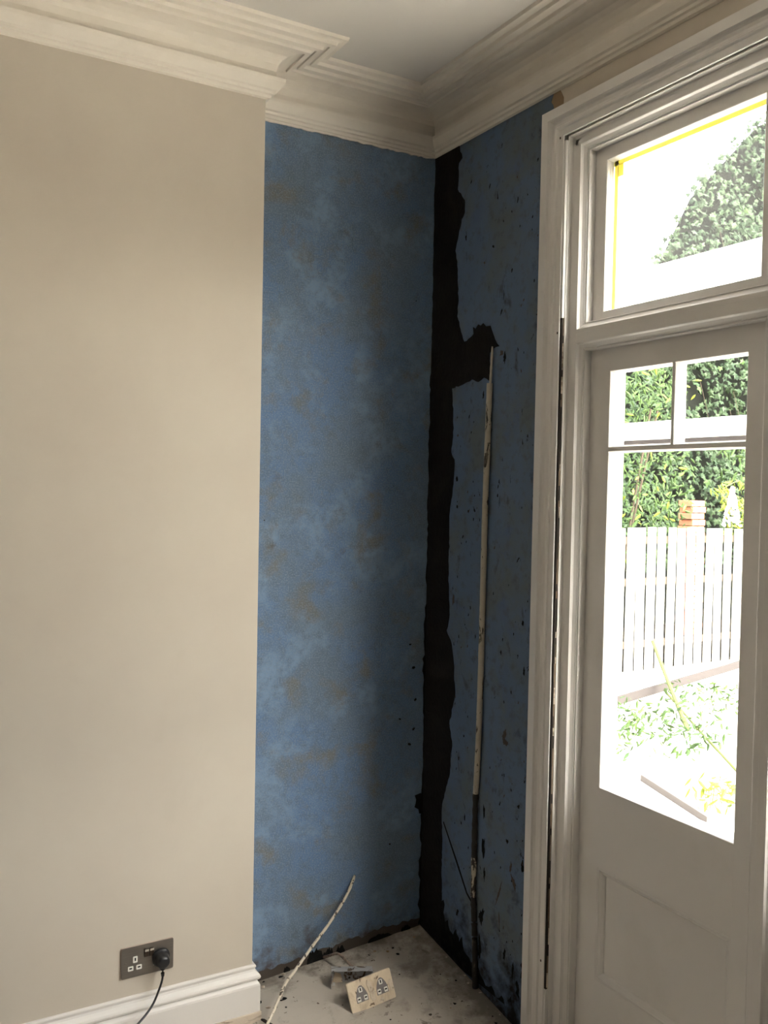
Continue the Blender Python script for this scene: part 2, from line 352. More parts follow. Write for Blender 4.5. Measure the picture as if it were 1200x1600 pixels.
# black strip of bare wall in the corner, with the branch to the head of the conduit
strip = [(-.0004, 2.6627), (-.0721, 2.672), (-.1361, 2.6627), (-.1572, 2.6113), (-.1384, 2.6005), (-.1354, 2.5173), (-.1768, 2.4716), (-.1782, 2.4326), (-.161, 2.4145), (-.1282, 2.3213), (-.1406, 2.2836), (-.1523, 2.1683), (-.1473, 2.1073), (-.1671, 2.0632), (-.1903, 2.0192), (-.2045, 2.0194), (-.2423, 2.0367), (-.238, 2.0593), (-.2521, 2.0513), (-.2653, 2.0634), (-.2791, 2.0575), (-.2923, 2.0635), (-.3061, 2.0516), (-.3292, 2.0503), (-.3537, 2.0061), (-.377, 1.9818), (-.3418, 1.9764), (-.3291, 1.9662), (-.3324, 1.8798), (-.302, 1.8944), (-.2721, 1.8832), (-.2373, 1.8944), (-.1989, 1.8857), (-.159, 1.8954), (-.1255, 1.8755), (-.1218, 1.8069), (-.1319, 1.8334), (-.1404, 1.7455), (-.1301, 1.6666), (-.1495, 1.6433), (-.1459, 1.5621), (-.1301, 1.4886), (-.1268, 1.4297), (-.1285, 1.3836), (-.1277, 1.2573), (-.1384, 1.1237), (-.1245, 1.0816), (-.1504, 1.0518), (-.1674, .9959), (-.1726, .955), (-.1825, .888), (-.1515, .7782), (-.1708, .7114), (-.1581, .6046), (-.1322, .5417), (-.1189, .4884), (-.125, .3297), (-.1276, .2105), (-.1309, .1238), (-.14, -.03), (-.0004, -.03)]
strip[33:36] = [(-.1255, 1.8755), (-.1318, 1.8334)]
struct('bare_strip', poly_sheet(strip, 0, 0.0, -0.0026, 0.0028), M['bare'], wr)
# mould creeping up the foot of the side wall
random.seed(9)
mould = [(-.12, -.04), (-.125, .17), (-.14, .19), (-.15, .12), (-.168, .135), (-.18, .105), (-.20, .10), (-.215, .125), (-.235, .09), (-.25, .115), (-.262, .075), (-.30, .055), (-.33, .065), (-.352, .04), (-.38, .02), (-.41, .035), (-.43, .01), (-.46, .03), (-.48, .00), (-.505, .05), (-.52, .02), (-.53, .11), (-.545, .06), (-.553, .19), (-.562, .12), (-.568, .27), (-.59, .30), (-.59, -.04)]
struct('mould_patch', poly_sheet(mould, 0, 0.0, -0.0018, 0.006), M['mould'], wr)
# left of the corner: thin ragged edge and a notch on the back wall
wb = bpy.data.objects['wall_back']
edge = [(0, 2.66)]
z = 2.66
while z > .05:
    w_ = 0.004+0.011*abs(noise.noise(Vector((0, 0, z*5))))+random.uniform(-.002, .004)
    if z > 1.95: w_ *= .55
    if .9 < z < 1.1 or z < .45: w_ *= 1.6
    edge.append((-max(w_, .001), z)); z -= random.uniform(.012, .03)
edge.append((0, .05))
struct('bare_strip', poly_sheet(edge, 1, 0.0, -0.002), M['bare'], wb)
struct('bare_strip', poly_sheet([(0, .502), (-.012, .505), (-.034, .500), (-.028, .485), (-.034, .460), (-.018, .450), (-.015, .436), (0, .432)], 1, 0, -.0022, .0015), M['bare'], wb)
# damp band and dark crumbs along the foot of the back wall
foot = [(-.66, -.03), (-.66, .05)]
x = -.65
while x < -.01:
    h = floor_z(x, 0)
    foot.append((x, h+.022+.025*abs(noise.noise(Vector((x*9, 1, 0))))+random.uniform(0, .01))); x += .012
foot += [(0, .07), (0, -.03)]
struct('damp_band', poly_sheet(foot, 1, 0, -.0012), M['brown_stain'], wb)
for (cx, w_, h_) in ((-.40, .032, .05), (-.355, .022, .034), (-.31, .018, .03), (-.50, .012, .02), (-.06, .02, .02), (-.16, .05, .02)):
    zz = floor_z(cx, 0)
    pts = [(cx-w_, zz-.02)]+[(cx-w_+2*w_*k/18, zz+h_*math.sin(math.pi*k/18)**.6*(.75+.5*noise.noise(Vector((k*.45, cx*50, 0))))*random.uniform(.9, 1.1)) for k in range(1, 18)]+[(cx+w_, zz-.02)]
    struct('damp_crumb', poly_sheet(pts, 1, 0, -.003), M['mould'], wb)
# smaller scars on the side wall
def blot(cy, cz, ry, rz, tilt=0, n=26, m='mould', par=wr, ax=0, th=-.0019):
    pts = []
    for k in range(n):
        a = 2*math.pi*k/n; r = (.65+.45*noise.noise(Vector((math.cos(a)*1.7, math.sin(a)*1.7, cy*90+cz*37))))*random.uniform(.75, 1.15)
        dy, dz = ry*r*math.cos(a), rz*r*math.sin(a)
        pts.append((cy+dy*math.cos(tilt)-dz*math.sin(tilt), cz+dy*math.sin(tilt)+dz*math.cos(tilt)))
    return struct('scar', poly_sheet(pts, ax, 0, th), M[m], par)
for (cy, cz, ry, rz, ti, m) in [
    (-.405, 1.945, .010, .022, .2, 'mould'), (-.39, 1.96, .014, .012, 0, 'brown_stain'), (-.383, 2.085, .004, .014, .4, 'mould'),
    (-.31, 2.48, .003, .012, .3, 'mould'), (-.335, 2.29, .008, .006, .8, 'mould'), (-.29, 2.25, .006, .006, .6, 'brown_stain'),
    (-.45, .793, .022, .014, .2, 'brown_stain'), (-.445, .815, .012, .03, .3, 'brown_stain'), (-.165, 1.58, .008, .012, 0, 'mould'),
    (-.17, 1.49, .007, .008, 0, 'mould'), (-.16, 1.19, .008, .03, 0, 'brown_stain'), (-.385, 1.53, .004, .007, 0, 'mould'),
    (-.352, .55, .007, .03, 0, 'mould'), (-.352, .44, .012, .05, .05, 'mould'), (-.36, .36, .006, .03, 0, 'mould'), (-.35, .22, .016, .035, .2, 'mould'), (-.345, .12, .012, .05, 0, 'mould'),
    (-.505, .39, .010, .030, -.5, 'brown_stain'), (-.435, .33, .005, .055, .35, 'brown_stain'), (-.49, .43, .006, .022, .2, 'brown_stain'), (-.44, .25, .003, .04, -.1, 'brown_stain'),
    (-.52, .62, .006, .008, 0, 'mould'), (-.47, .50, .008, .008, .5, 'mould'), (-.545, .45, .012, .025, 0, 'mould'), (-.53, 1.02, .006, .02, 0, 'mould'),
    (-.52, 1.16, .006, .012, 0, 'mould'), (-.25, .50, .004, .016, 0, 'mould'), (-.22, .18, .008, .022, .4, 'mould'), (-.47, .16, .008, .03, .1, 'mould'), (-.51, .13, .006, .04, .1, 'mould'),
    (-.21, 2.52, .003, .010, .3, 'mould'), (-.45, 2.40, .003, .014, .1, 'mould'), (-.43, 2.2, .004, .010, .2, 'mould'), (-.30, 1.84, .005, .018, .1, 'mould'), (-.165, 1.72, .006, .006, .1, 'brown_stain')]:
    blot(cy, cz, ry, rz, ti, m=m)
for k in range(110):                                  # small nicks in the paint, thickest beside the strip and the conduit
    t = random.random()
    if t < .45: cy = random.uniform(-.31, -.15); cz = random.choice([random.uniform(1.45, 1.88), random.uniform(.3, 1.3), random.uniform(.2, 1.85)])
    elif t < .75: cy = random.uniform(-.56, -.37); cz = random.uniform(.12, .8)
    else: cy = random.uniform(-.56, -.37); cz = random.uniform(.8, 2.5)
    if cz > 1.9 and cy > -.36: continue
    q = random.uniform(.4, 1)
    blot(cy, cz, .0035*q, .009*q, random.uniform(-.3, .5), 9, random.choice(['mould', 'mould', 'brown_stain']))
for (cx, cz, r) in [(-.065, 1.02, .006), (-.05, .94, .010), (-.04, .83, .008), (-.10, .77, .006), (-.045, .73, .008), (-.06, .68, .009), (-.6, 1.44, .003), (-.62, 1.33, .004), (-.13, .35, .005)]:
    blot(cx, cz, r, r*.7, 0, m='mould', par=wb, ax=1)
# diagonal scratch running from the strip to the conduit
struct('scar', poly_sheet([(-.128, .445), (-.131, .449), (-.215, .345), (-.272, .268), (-.300, .250), (-.298, .243), (-.268, .262), (-.21, .338)], 0, 0, -.0018), M['mould'], wr)

# ------------------------------------------------------------------ cornice and skirting
CP = [(0, 2.655), (.010, 2.657), (.013, 2.664), (.020, 2.666), (.022, 2.673), (.029, 2.676), (.037, 2.687), (.0425, 2.697), (.0435, 2.7065), (.024, 2.7075), (.0225, 2.712), (.0225, 2.730), (.0265, 2.749), (.034, 2.760), (.047, 2.769), (.064, 2.774), (.082, 2.776), (.083, 2.7705), (.095, 2.7715), (.097, 2.779), (.106, 2.780), (.108, 2.7755), (.121, 2.777), (.124, 2.786), (.134, 2.787), (.136, 2.7825), (.150, 2.784), (.153, 2.793), (.163, 2.795), (.174, 2.794), (.177, 2.804), (0, 2.804)]
cpath = [(RX, -DB), (-WB, -DB), (-WB, 0), (0, 0), (0, RY), (RX, RY), (RX, -DB)]
struct('trim_1', sweep_plan(cpath, CP, 1), M['plaster'])
rag = [(-.66, 2.70)]
x = -.66
while x < -.03:
    rag.append((x, 2.652-.004*abs(noise.noise(Vector((x*16, 3, 0))))-random.uniform(0, .0028))); x += .010
rag += [(-.01, 2.655), (-.01, 2.70)]
struct('trim_2', poly_sheet(rag, 1, 0, -.005), M['plaster'])
SK = [(0, .137), (.005, .137), (.008, .1345), (.0085, .131), (.0065, .1275), (.0055, .1235), (.0075, .118), (.0125, .113), (.0175, .109), (.0195, .104), (.0185, .099), (.0145, .0945), (.0105, .0915), (.0125, .088), (.0170, .083), (.0185, .078), (.0185, .0), (0, 0)]
struct('baseboard_breast', sweep_plan([(RX, -DB), (-WB, -DB), (-WB, -.002)], SK, 1), M['skirt'])
bt = bx(RX, -WB+.022, -DB-.023, -DB+.01, -.031, .001, bev=.002)
struct('trim_3', bt, M['dust'])
struct('baseboard_left', bx(RX, RX+.02, RY, -DB, -.03, .14, bev=.004), M['skirt'])
struct('baseboard_rear', bx(RX, 0, RY, RY+.02, -.03, .14, bev=.004), M['skirt'])
struct('baseboard_right', bx(-.02, 0, RY, YS-.1, -.03, .14, bev=.004), M['skirt'])
# open joint beside the skirting
bm = bmesh.new()
q = [(-.652, -.150), (-.640, -.158), (-.615, -.215), (-.600, -.262), (-.603, -.263), (-.622, -.222), (-.646, -.165)]
vs_ = [bm.verts.new((x, y, floor_z(x, y)+.003)) for x, y in q]; vb_ = [bm.verts.new((x, y, floor_z(x, y)-.002)) for x, y in q]
bm.faces.new(vs_)
for i in range(len(q)): bm.faces.new((vs_[i], vs_[(i+1) % len(q)], vb_[(i+1) % len(q)], vb_[i]))
struct('floor_joint', bm, M['gapdark'], bpy.data.objects['floor'])

# ------------------------------------------------------------------ door casing, frame, doors
FL = -0.03
casing = struct('trim_4', ring([(0, 0), (0, -.035), (.026, -.035), (.0285, -.029), (.033, -.024), (.040, -.0215), (.047, -.0215), (.050, -.026), (.053, -.029), (.057, -.028), (.060, -.023), (.0775, -.022), (.0785, -.0188), (.070, -.0180), (.070, .004), (0, .004)], -.5936, YEND-.134, FL, 2.5915, True), M['joinery'])
for (y, z) in ((-.659, 2.51), (-.666, 1.98), (-.6605, .235)):        # nail holes
    struct('nail_hole', bx(-.0232, -.022, y-.0022, y+.0022, z-.003, z+.003), M['brown_stain'], casing)
# one continuous frame with posts and transom bar; mouldings round each opening
frame = struct('trim_5', ring([(0, .004), (0, -.010), (.0025, -.010), (.004, .004), (.0055, .005), (.012, .005), (.012, .10), (0, .10)], -.678, YEND-.049, FL, 2.513, True), M['joinery'])
OV = [(-.012, .005), (-.002, .005), (0, .006), (.003, .0135), (.010, .0185), (.0130, .0195), (.0135, .0235), (.0150, .0235), (.0158, .0215), (.018, .0225), (.018, .1), (-.012, .1), (-.012, .005)]
for k in range(NB):
    y0 = BAY+.018-PITCH*k; y1 = BAY-.571-.014-PITCH*k
    for (z0, z1) in ((FL, 1.9475), (1.987, 2.484)):
        struct('frame_moulding', ring(OV, y0, y1, z0, z1, z0 == FL), M['joinery'], frame)
    struct('transom_bar', bx(.0056, .097, y1-.010, y0+.010, 1.9479, 1.9866), M['joinery'], frame)
    struct('frame_post', bx(.0052, .099, y1-.034, y1+.001, FL, 2.50), M['joinery'], frame)
    struct('light_cut_post', bx(.0985, .135, y1-.040, y1+.006, FL, 2.50, bev=.003), M['outside_white'], frame)  # added post, cuts slanting daylight to shape the light edge on the back wall
struct('frame_head', bx(.0052, .099, YEND-.04, -.69, 2.485, 2.52), M['joinery'], frame)
struct('frame_post', bx(.0052, .099, -.7115, -.6795, FL, 2.50), M['joinery'], frame)
# the joint between casing and frame: caulked near the head, open and ragged lower down
struct('caulk', bx(-.0185, .0, -.6785, -.660, 2.02, 2.50), M['joinery'], frame)
struct('joint_shadow', bx(-.0180, .0, -.6775, -.662, .16, 2.02), M['gapdark'], frame)
z = 2.02
while z > .16:
    dz = random.uniform(.012, .05)
    if random.random() < .6:
        struct('joint_filler', bx(-.0145+random.uniform(-.001, .0025), -.003, -.6782, -.66, z-dz, z), random.choice([M['raw_wood'], M['raw_wood'], M['dust']]), frame)
    z -= dz
struct('caulk', bx(-.0185, .0, -.6785, -.660, FL, .16), M['joinery'], frame)

def member(name, y0, y1, z0, z1, par, x0=.045, x1=.099, bev=.0012):
    return obj(name, bx(x0, x1, min(y0, y1), max(y0, y1), z0, z1, bev=bev), M['joinery'], par)
def bead(y0, y1, z0, z1, par):
    return obj('glazing_bead', ring([(-.004, .0455), (-.0005, .0445), (.001, .046), (.0025, .052), (.004, .056), (.004, .066), (-.004, .066)], y0, y1, z0, z1), M['joinery'], par)
def pane(y0, y1, z0, z1, par, m='glass'):
    o = obj('pane', bx(.067, .070, y1+.002, y0-.002, z0+.002, z1-.002), M[m], par)
    return o
def door_leaf(k, tape=False):
    dy = -PITCH*k
    A, B = BAY+.001+dy-.001, BAY-.571+dy+.001       # leaf edges
    d = empty('door_%d' % (k+1), (0, 0, 0), kind='structure')
    gl, gr = -.803+dy, -1.236+dy
    member('stile', A, gl, FL+.01, 1.9355, d); member('stile', gr, B, FL+.01, 1.9355, d)
    member('top_rail', gl+.001, gr-.001, 1.868, 1.9355, d)
    member('muntin', gl+.001, gr-.001, 1.656, 1.667, d, x1=.085)
    member('muntin', -1.0165+dy, -1.0255+dy, 1.6665, 1.8685, d, x1=.085)
    member('lock_rail', gl+.001, gr-.001, .540, .755, d); member('bottom_rail', gl+.001, gr-.001, FL+.01, .236, d)
    obj('panel_moulding', ring([(-.006, .0455), (0, .0448), (.002, .047), (.008, .050), (.013, .0545), (.016, .0600), (.016, .07), (-.006, .07)], gl-.006, gr+.006, .242, .534), M['joinery'], d)
    obj('panel', bx(.058, .075, gr, gl, .236, .540), M['joinery'], d)
    bead(gl, gr, .755, 1.656, d); bead(gl, -1.0165+dy, 1.667, 1.868, d); bead(-1.0255+dy, gr, 1.667, 1.868, d)
    pane(gl, gr, .755, 1.656, d); pane(gl, -1.0165+dy, 1.667, 1.868, d); pane(-1.0255+dy, gr, 1.667, 1.868, d)
    # transom light
    w = empty('window_%d' % (k+1), (0, 0, 0), kind='structure')
    tl, tr_, tb, tt = -.771+dy, -1.263+dy, 2.0296, 2.4315
    zb, zt = 2.001, 2.469
    member('stile', A, tl, zb, zt, w); member('stile', tr_, B, zb, zt, w)
    member('top_rail', tl+.001, tr_-.001, tt, zt, w); member('bottom_rail', tl+.001, tr_-.001, zb, tb, w)
    bead(tl, tr_, tb, tt, w); pane(tl, tr_, tb, tt, w, 'dusty_glass')
    if tape:
        obj('masking_tape', bx(.0705, .0715, tl-.016, tl-.003, tb, tt), M['tape'], w)
        obj('masking_tape', bx(.0705, .0715, tr_, tl, tt-.014, tt-.002), M['tape'], w)
        obj('masking_tape', bx(.0716, .0724, tl-.034, tl-.012, tt-.045, tt-.012), M['tape'], w)
    return d
for k in range(NB): door_leaf(k, k == 0)
struct('trim_6', bx(.0, .13, YEND, BAY+.02, FL-.02, FL+.012), M['joinery'])       # threshold
# ------------------------------------------------------------------ fixed conduit on the side wall
cdt = empty('wall_conduit', (-.012, -.34, .005), label='chipped cream conduit pipe running up the blue side wall beside the black strip', cat='conduit')
def rel(pts, o): return [Vector(p)-o for p in pts]
up_ = [(-.012, -.3465, 1.872), (-.012, -.3425, 1.714), (-.013, -.3382, 1.479), (-.012, -.3353, 1.203), (-.012, -.3335, .984), (-.013, -.3309, .785), (-.012, -.3245, .66), (-.012, -.3209, .601)]
obj('painted_length', tube(rel(spline(up_, 8), cdt.location), .0095, 12, .9, wob=.05), M['conduit'], cdt, smooth=True)
obj('exposed_wire', tube(rel(spline([(-.006, -.349, 1.984), (-.008, -.3475, 1.93), (-.009, -.3455, 1.865)], 6), cdt.location), [.004]*13, 8, wob=.2), M['conduit'], cdt, smooth=True)
mid = [(-.012, -.3205, .605), (-.011, -.319, .55), (-.011, -.3186, .48), (-.011, -.3184, .40), (-.011, -.3190, .345), (-.012, -.3194, .275)]
obj('stripped_length', tube(rel(spline(mid[:4], 6), cdt.location), .0088, 10, .9, wob=.12), M['conduit_dark'], cdt, smooth=True)
obj('flaking_length', tube(rel(spline(mid[3:], 6), cdt.location), .0088, 10, .9, wob=.12), M['conduit_mid'], cdt, smooth=True)
low = [(-.011, -.3196, .274), (-.010, -.3250, .20), (-.011, -.3314, .1417), (-.011, -.336, .07), (-.011, -.340, -.004)]
obj('stripped_length', tube(rel(spline(low, 8), cdt.location), .0095, 10, .9, wob=.14), M['conduit_dark'], cdt, smooth=True)

# ------------------------------------------------------------------ cables
cb = obj('loose_cable', tube(spline([(-.2592, .006, .2700), (-.2700, -.006, .2570), (-.3038, -.02, .2137), (-.3731, -.045, .1556), (-.4471, -.07, .1059), (-.5147, -.1, .066), (-.5573, -.125, .0494), (-.597, -.16, .0248), (-.6297, -.19, .0051), (-.654, -.215, -.0033), (-.69, -.25, -.016), (-.75, -.31, -.0255), (-.85, -.40, -.0255)], 8), .0046, 10, wob=.10), M['wire_paint'], smooth=True)
tag(cb, 'stiff cable with flaking white paint poking out of the blue back wall', 'cable')
bw = obj('brown_cable', tube(spline([(-.3713, .002, .0224), (-.3634, -.03, .0407), (-.349, -.06, .0573), (-.3368, -.09, .0475), (-.3300, -.115, .0395), (-.322, -.135, .036)], 8), .0042, 9, wob=.15), M['brown_wire'], smooth=True)
tag(bw, 'short brown dusty cable arching from the back wall foot to the broken socket', 'cable')

# ------------------------------------------------------------------ wall socket with plug
PX, PZ = -1.0551, .1885
def rounded_plate(w, h, t, r, seg=5):
    bm = bmesh.new(); pts = []
    for (cx, cz, a0) in ((w-r, h-r, 0), (r, h-r, 90), (r, r, 180), (w-r, r, 270)):
        for k in range(seg+1):
            a = math.radians(a0+90*k/seg); pts.append((cx+r*math.cos(a), cz+r*math.sin(a)))
    F1 = [bm.verts.new((x, -t, z)) for x, z in pts]; B1 = [bm.verts.new((x, 0, z)) for x, z in pts]
    f = bm.faces.new(F1); bm.faces.new(B1)
    for i in range(len(pts)): j = (i+1) % len(pts); bm.faces.new((F1[i], F1[j], B1[j], B1[i]))
    return bm
sk = empty('wall_socket', (PX, -DB, PZ), label='brushed metal double wall socket with a black plug in its right outlet', cat='socket')
obj('back_rim', rounded_plate(.146, .086, .0035, .004), M['edge_metal'], sk)
fp = obj('face_plate', rounded_plate(.1444, .0844, .0022, .004), M['nickel'], sk); fp.location = (.0008, -.0035, .0008)
def pin(x, z, w, h, vertical, par=sk, y=-.0057, m=M['white_plastic']):
    p = obj('pin_surround', rounded_plate(w, h, .0012, .002), m, par); p.location = (x-w/2, y, z-h/2)
    s = (.0036, .0085) if vertical else (.0075, .0036)
    h_ = obj('slot', rounded_plate(s[0], s[1], .0006, .0004, 2), M['hole'], p); h_.location = (w/2-s[0]/2, -.0011, h/2-s[1]/2+.0008)
    return p
for cx in (.0385, .1085):
    pin(cx, .0495, .0125, .0175, True); pin(cx-.0125, .0265, .0150, .0125, False); pin(cx+.0105, .0265, .0150, .0125, False)
for cx in (.0695, .0835):
    r = obj('switch', bx(-.0062, .0062, -.003, 0, -.0115, .0115, bev=.0006), M['rocker'], sk); r.location = (cx, -.0057, .0625)
    t = obj('rocker_top', bx(-.0056, .0056, -.0065, -.0028, .004, .0105, bev=.0008), M['chrome'], r)
for cx in (.012, .134):
    s_ = bmesh.new(); bmesh.ops.create_cone(s_, cap_ends=True, segments=14, radius1=.0028, radius2=.0024, depth=.001, matrix=Matrix.Translation((cx, -.0060, .043)) @ Matrix.Rotation(math.pi/2, 4, 'X'))
    obj('screw', s_, M['nickel'], sk)
# plug
pg = empty('black_plug', (PX+.1085, -DB-.0057, PZ+.040), label='black plug with a trailing flex pushed into the metal wall socket', cat='plug')
bm = bmesh.new(); rows = []
for (y, rx, rz, cz, sq) in ((-.0008, .0245, .0245, 0, .8), (-.008, .0250, .0250, 0, .8), (-.010, .0235, .0235, 0, .8), (-.0115, .0205, .021, 0, .9), (-.020, .0195, .020, -.001, .9), (-.030, .0185, .0175, -.002, .9), (-.035, .0165, .0150, -.003, .9), (-.037, .012, .011, -.003, 1)):
    rr = []
    for k in range(24):
        a = 2*math.pi*k/24; c_, s_ = math.cos(a), math.sin(a)
        px = rx*math.copysign(abs(c_)**sq, c_); pz = rz*math.copysign(abs(s_)**sq, s_)
        if pz < 0: px *= 1-.25*(pz/rz)**2
        rr.append(bm.verts.new((px, y, pz+cz)))
    rows.append(rr)
for i in range(len(rows)-1):
    for k in range(24): bm.faces.new((rows[i][k], rows[i][(k+1) % 24], rows[i+1][(k+1) % 24], rows[i+1][k]))
bm.faces.new(rows[0]); bm.faces.new(rows[-1])
obj('plug_body', bm, M['black_plastic'], pg, smooth=True)
o = pg.location
obj('strain_relief', tube([Vector((0, -.022, -.008)), Vector((0, -.023, -.024)), Vector((0, -.024, -.034)), Vector((0, -.025, -.043))], [.0095, .0075, .0055, .0045], 12), M['black_plastic'], pg, smooth=True)
FLX = [(-.9466, -.1622, .187), (-.9490, -.164, .175), (-.9579, -.170, .157), (-.9763, -.18, .1276), (-1.0013, -.195, .1093), (-1.0293, -.21, .0967), (-1.075, -.24, .080), (-1.14, -.29, .045), (-1.2, -.34, .005), (-1.27, -.40, -.022), (-1.4, -.5, -.027)]
obj('flex', tube(rel(spline(FLX, 8), o), .0030, 10), M['black_plastic'], pg, smooth=True)

# ------------------------------------------------------------------ fallen socket and its back box
fs = empty('fallen_socket', (-.4150, -.2720, -.0295), label='plaster-smeared cream double socket front lying tipped on the alcove floor', cat='socket')
ex = Vector((.145, -.008, .020)).normalized(); ez = Vector((-.0095, .029, .0795)); ez = (ez-ex*ez.dot(ex)).normalized(); ey = ez.cross(ex)
fs.matrix_world = Matrix(((ex.x, ey.x, ez.x, -.3968), (ex.y, ey.y, ez.y, -.250), (ex.z, ey.z, ez.z, -.0285), (0, 0, 0, 1)))
fr_ = rounded_plate(.146, .086, .009, .004)
bmesh.ops.subdivide_edges(fr_, edges=fr_.edges, cuts=2)
obj('face_plate', fr_, M['old_cream'], fs)
for cx in (.040, .108):                              # grey worn arch round each outlet
    pts = [(-.019, -.018)]+[(-.019+.038*k/10, -.002+.030*math.sin(math.pi*k/10)**.8) for k in range(11)]+[(.019, -.018)]
    g_ = obj('rubbed_area', poly_sheet(pts, 1, 0, -.0008), M['old_grey'], fs); g_.location = (cx, -.009, .042)
    for (dx, dz, v) in ((-.001, .016, True), (-.011, -.009, False), (.011, -.009, False)):
        pin(cx+dx, .042+dz, .0115, .0135, v, fs, -.0098)
random.seed(21)
for k in range(9):                                   # smears of set plaster
    cx, cz = random.choice([(.074, .043), (.074, .03), (.07, .06), (.02, .078), (.125, .078), (.1, .009), (.03, .010), (.139, .04), (.006, .05)]), 0
    px_, pz_ = cx
    pts = []
    for a in range(9):
        an = 2*math.pi*a/9; r = random.uniform(.5, 1.1)
        pts.append((px_+.0085*r*math.cos(an), pz_+.020*r*math.sin(an)*(.45 if pz_ in (.078, .009, .010) else 1)))
    pts = [(min(.145, max(.001, a)), min(.085, max(.001, b))) for a, b in pts]
    s_ = obj('plaster_smear', poly_sheet(pts, 1, 0, -.0016-.0018*random.random(), .0012), M['smear'], fs); s_.location = (0, -.009, 0)
obj('rear_moulding', bx(.012, .134, .0, .016, .012, .074, bev=.003), M['hole'], fs)
bb = empty('metal_back_box', (-.4120, -.140, -.0260), label='rusty open metal back box lying on the floor behind the cream socket', cat='back box')
bb.rotation_euler = (math.radians(-4), math.radians(1), math.radians(-24))
w_, h_, d_ = .128, .076, .034
bm = bmesh.new()
t_ = .0012
box(bm, 0, w_, d_-t_, d_, 0, h_); box(bm, 0, t_, 0, d_, 0, h_); box(bm, w_-t_, w_, 0, d_, 0, h_); box(bm, 0, w_, 0, d_, 0, t_); box(bm, 0, w_, 0, d_, h_-t_, h_)
obj('box_shell', bm, M['rust_box'], bb)
for cx in (.003, w_-.003-.008):
    obj('fixing_lug', bx(cx, cx+.008, -.0005, .001, h_/2-.005, h_/2+.005), M['rust_box'], bb)
obj('plaster_crust', poly_sheet([(.004, .012), (.03, .006), (.036, .03), (.03, .055), (.012, .06), (.006, .04)], 1, d_-t_, -.003, .002), M['old_cream'], bb)

# ------------------------------------------------------------------ crumbs of rubble on the alcove floor
random.seed(5)
def flake(name, x, y, s, m, label, cat, grp):
    bm = bmesh.new(); bmesh.ops.create_icosphere(bm, subdivisions=1, radius=s)
    for v in bm.verts:
        v.co *= random.uniform(.6, 1.2); v.co.z *= .35; v.co.x *= 1.3
    o = obj(name, bm, m); o.location = (x, y, floor_z(x, y)+s*.18); o.rotation_euler = (0, 0, random.uniform(0, 3))
    return tag(o, label, cat, grp)
for k in range(34):
    for _ in range(30):
        x, y = random.uniform(-.60, -.03), random.uniform(-.58, -.03)
        if y < -.10-.72*(x+.62) and x < -.3 and y > -.5 and not (-.45 < x < -.24 and -.31 < y < -.1): break
        if x > -.3 and not (x < -.24 and -.31 < y < -.1): break
    flake('rubble_flake', x, y, random.uniform(.0025, .006), random.choice([M['mould'], M['brown_stain'], M['tan_tear'], M['mould']]), 'small dark flake of rubble scattered on the grey alcove floor', 'debris', 'rubble flakes on the alcove floor')
for k in range(12):
    x = random.uniform(-.64, -.50); y = random.uniform(-.12, -.008)
    flake('plaster_crumb', x, y, random.uniform(.004, .009), random.choice([M['dust'], M['floor'], M['mould']]), 'pale plaster crumb at the foot of the blue back wall beside the skirting', 'debris', 'plaster crumbs beside the skirting')
for k in range(5):
    t = random.random(); x, y = -.008-random.random()*.01, -.16-.4*t
    flake('paint_chip', x, y, random.uniform(.003, .006), M['dust'], 'pale paint chip at the foot of the blue side wall', 'debris', 'paint chips along the side wall')

# ------------------------------------------------------------------ outside: house wall, paving, fence, planting
struct('wall_outside', bx(XO, XO+.12, -.676+.0, 3.4, -.3, 6.0), M['render'])
bpy.data.objects['wall_outside'].data.transform(Matrix.Translation((0, 0, 0)))
bm = bmesh.new(); GZ = -.2
v = [bm.verts.new(p) for p in ((XO, -12, GZ), (30, -12, GZ), (30, 30, GZ), (XO, 30, GZ))]; bm.faces.new(v)
struct('ground', bm, M['paving'])
FY = 3.7256
M['soil'] = mat('dark_soil', (0.012, 0.010, 0.008), 1.0, 0, 0.05)
struct('soil_bed', bx(.3, 29, FY+.12, 29, GZ-.05, GZ+.03), M['soil'])
fe = empty('garden_fence', (3.0, FY, GZ), label='pale vertical board garden fence beyond the glazed door', cat='fence')
random.seed(3)
bmesh_board = bx(0, .110, -.004, .004, 0, 1.39, bev=.001)
me0 = None
x = 0.0
while x < 6.6:
    if me0 is None: o = obj('fence_board', bmesh_board, M['fence'], fe); me0 = o.data
    else:
        o = bpy.data.objects.new('fence_board', me0); C.objects.link(o); o.parent = fe
    o.location = (x, random.uniform(-.004, .004), 0); o.scale = (random.uniform(.97, 1.03), 1, random.uniform(.992, 1.004)+.012*math.sin(x)); o.rotation_euler = (0, random.uniform(-.006, .006), 0)
    x += .136
for z in (.25, .85, 1.25): obj('fence_rail', bx(0, 6.6, .006, .04, z, z+.07), M['bark'], fe)

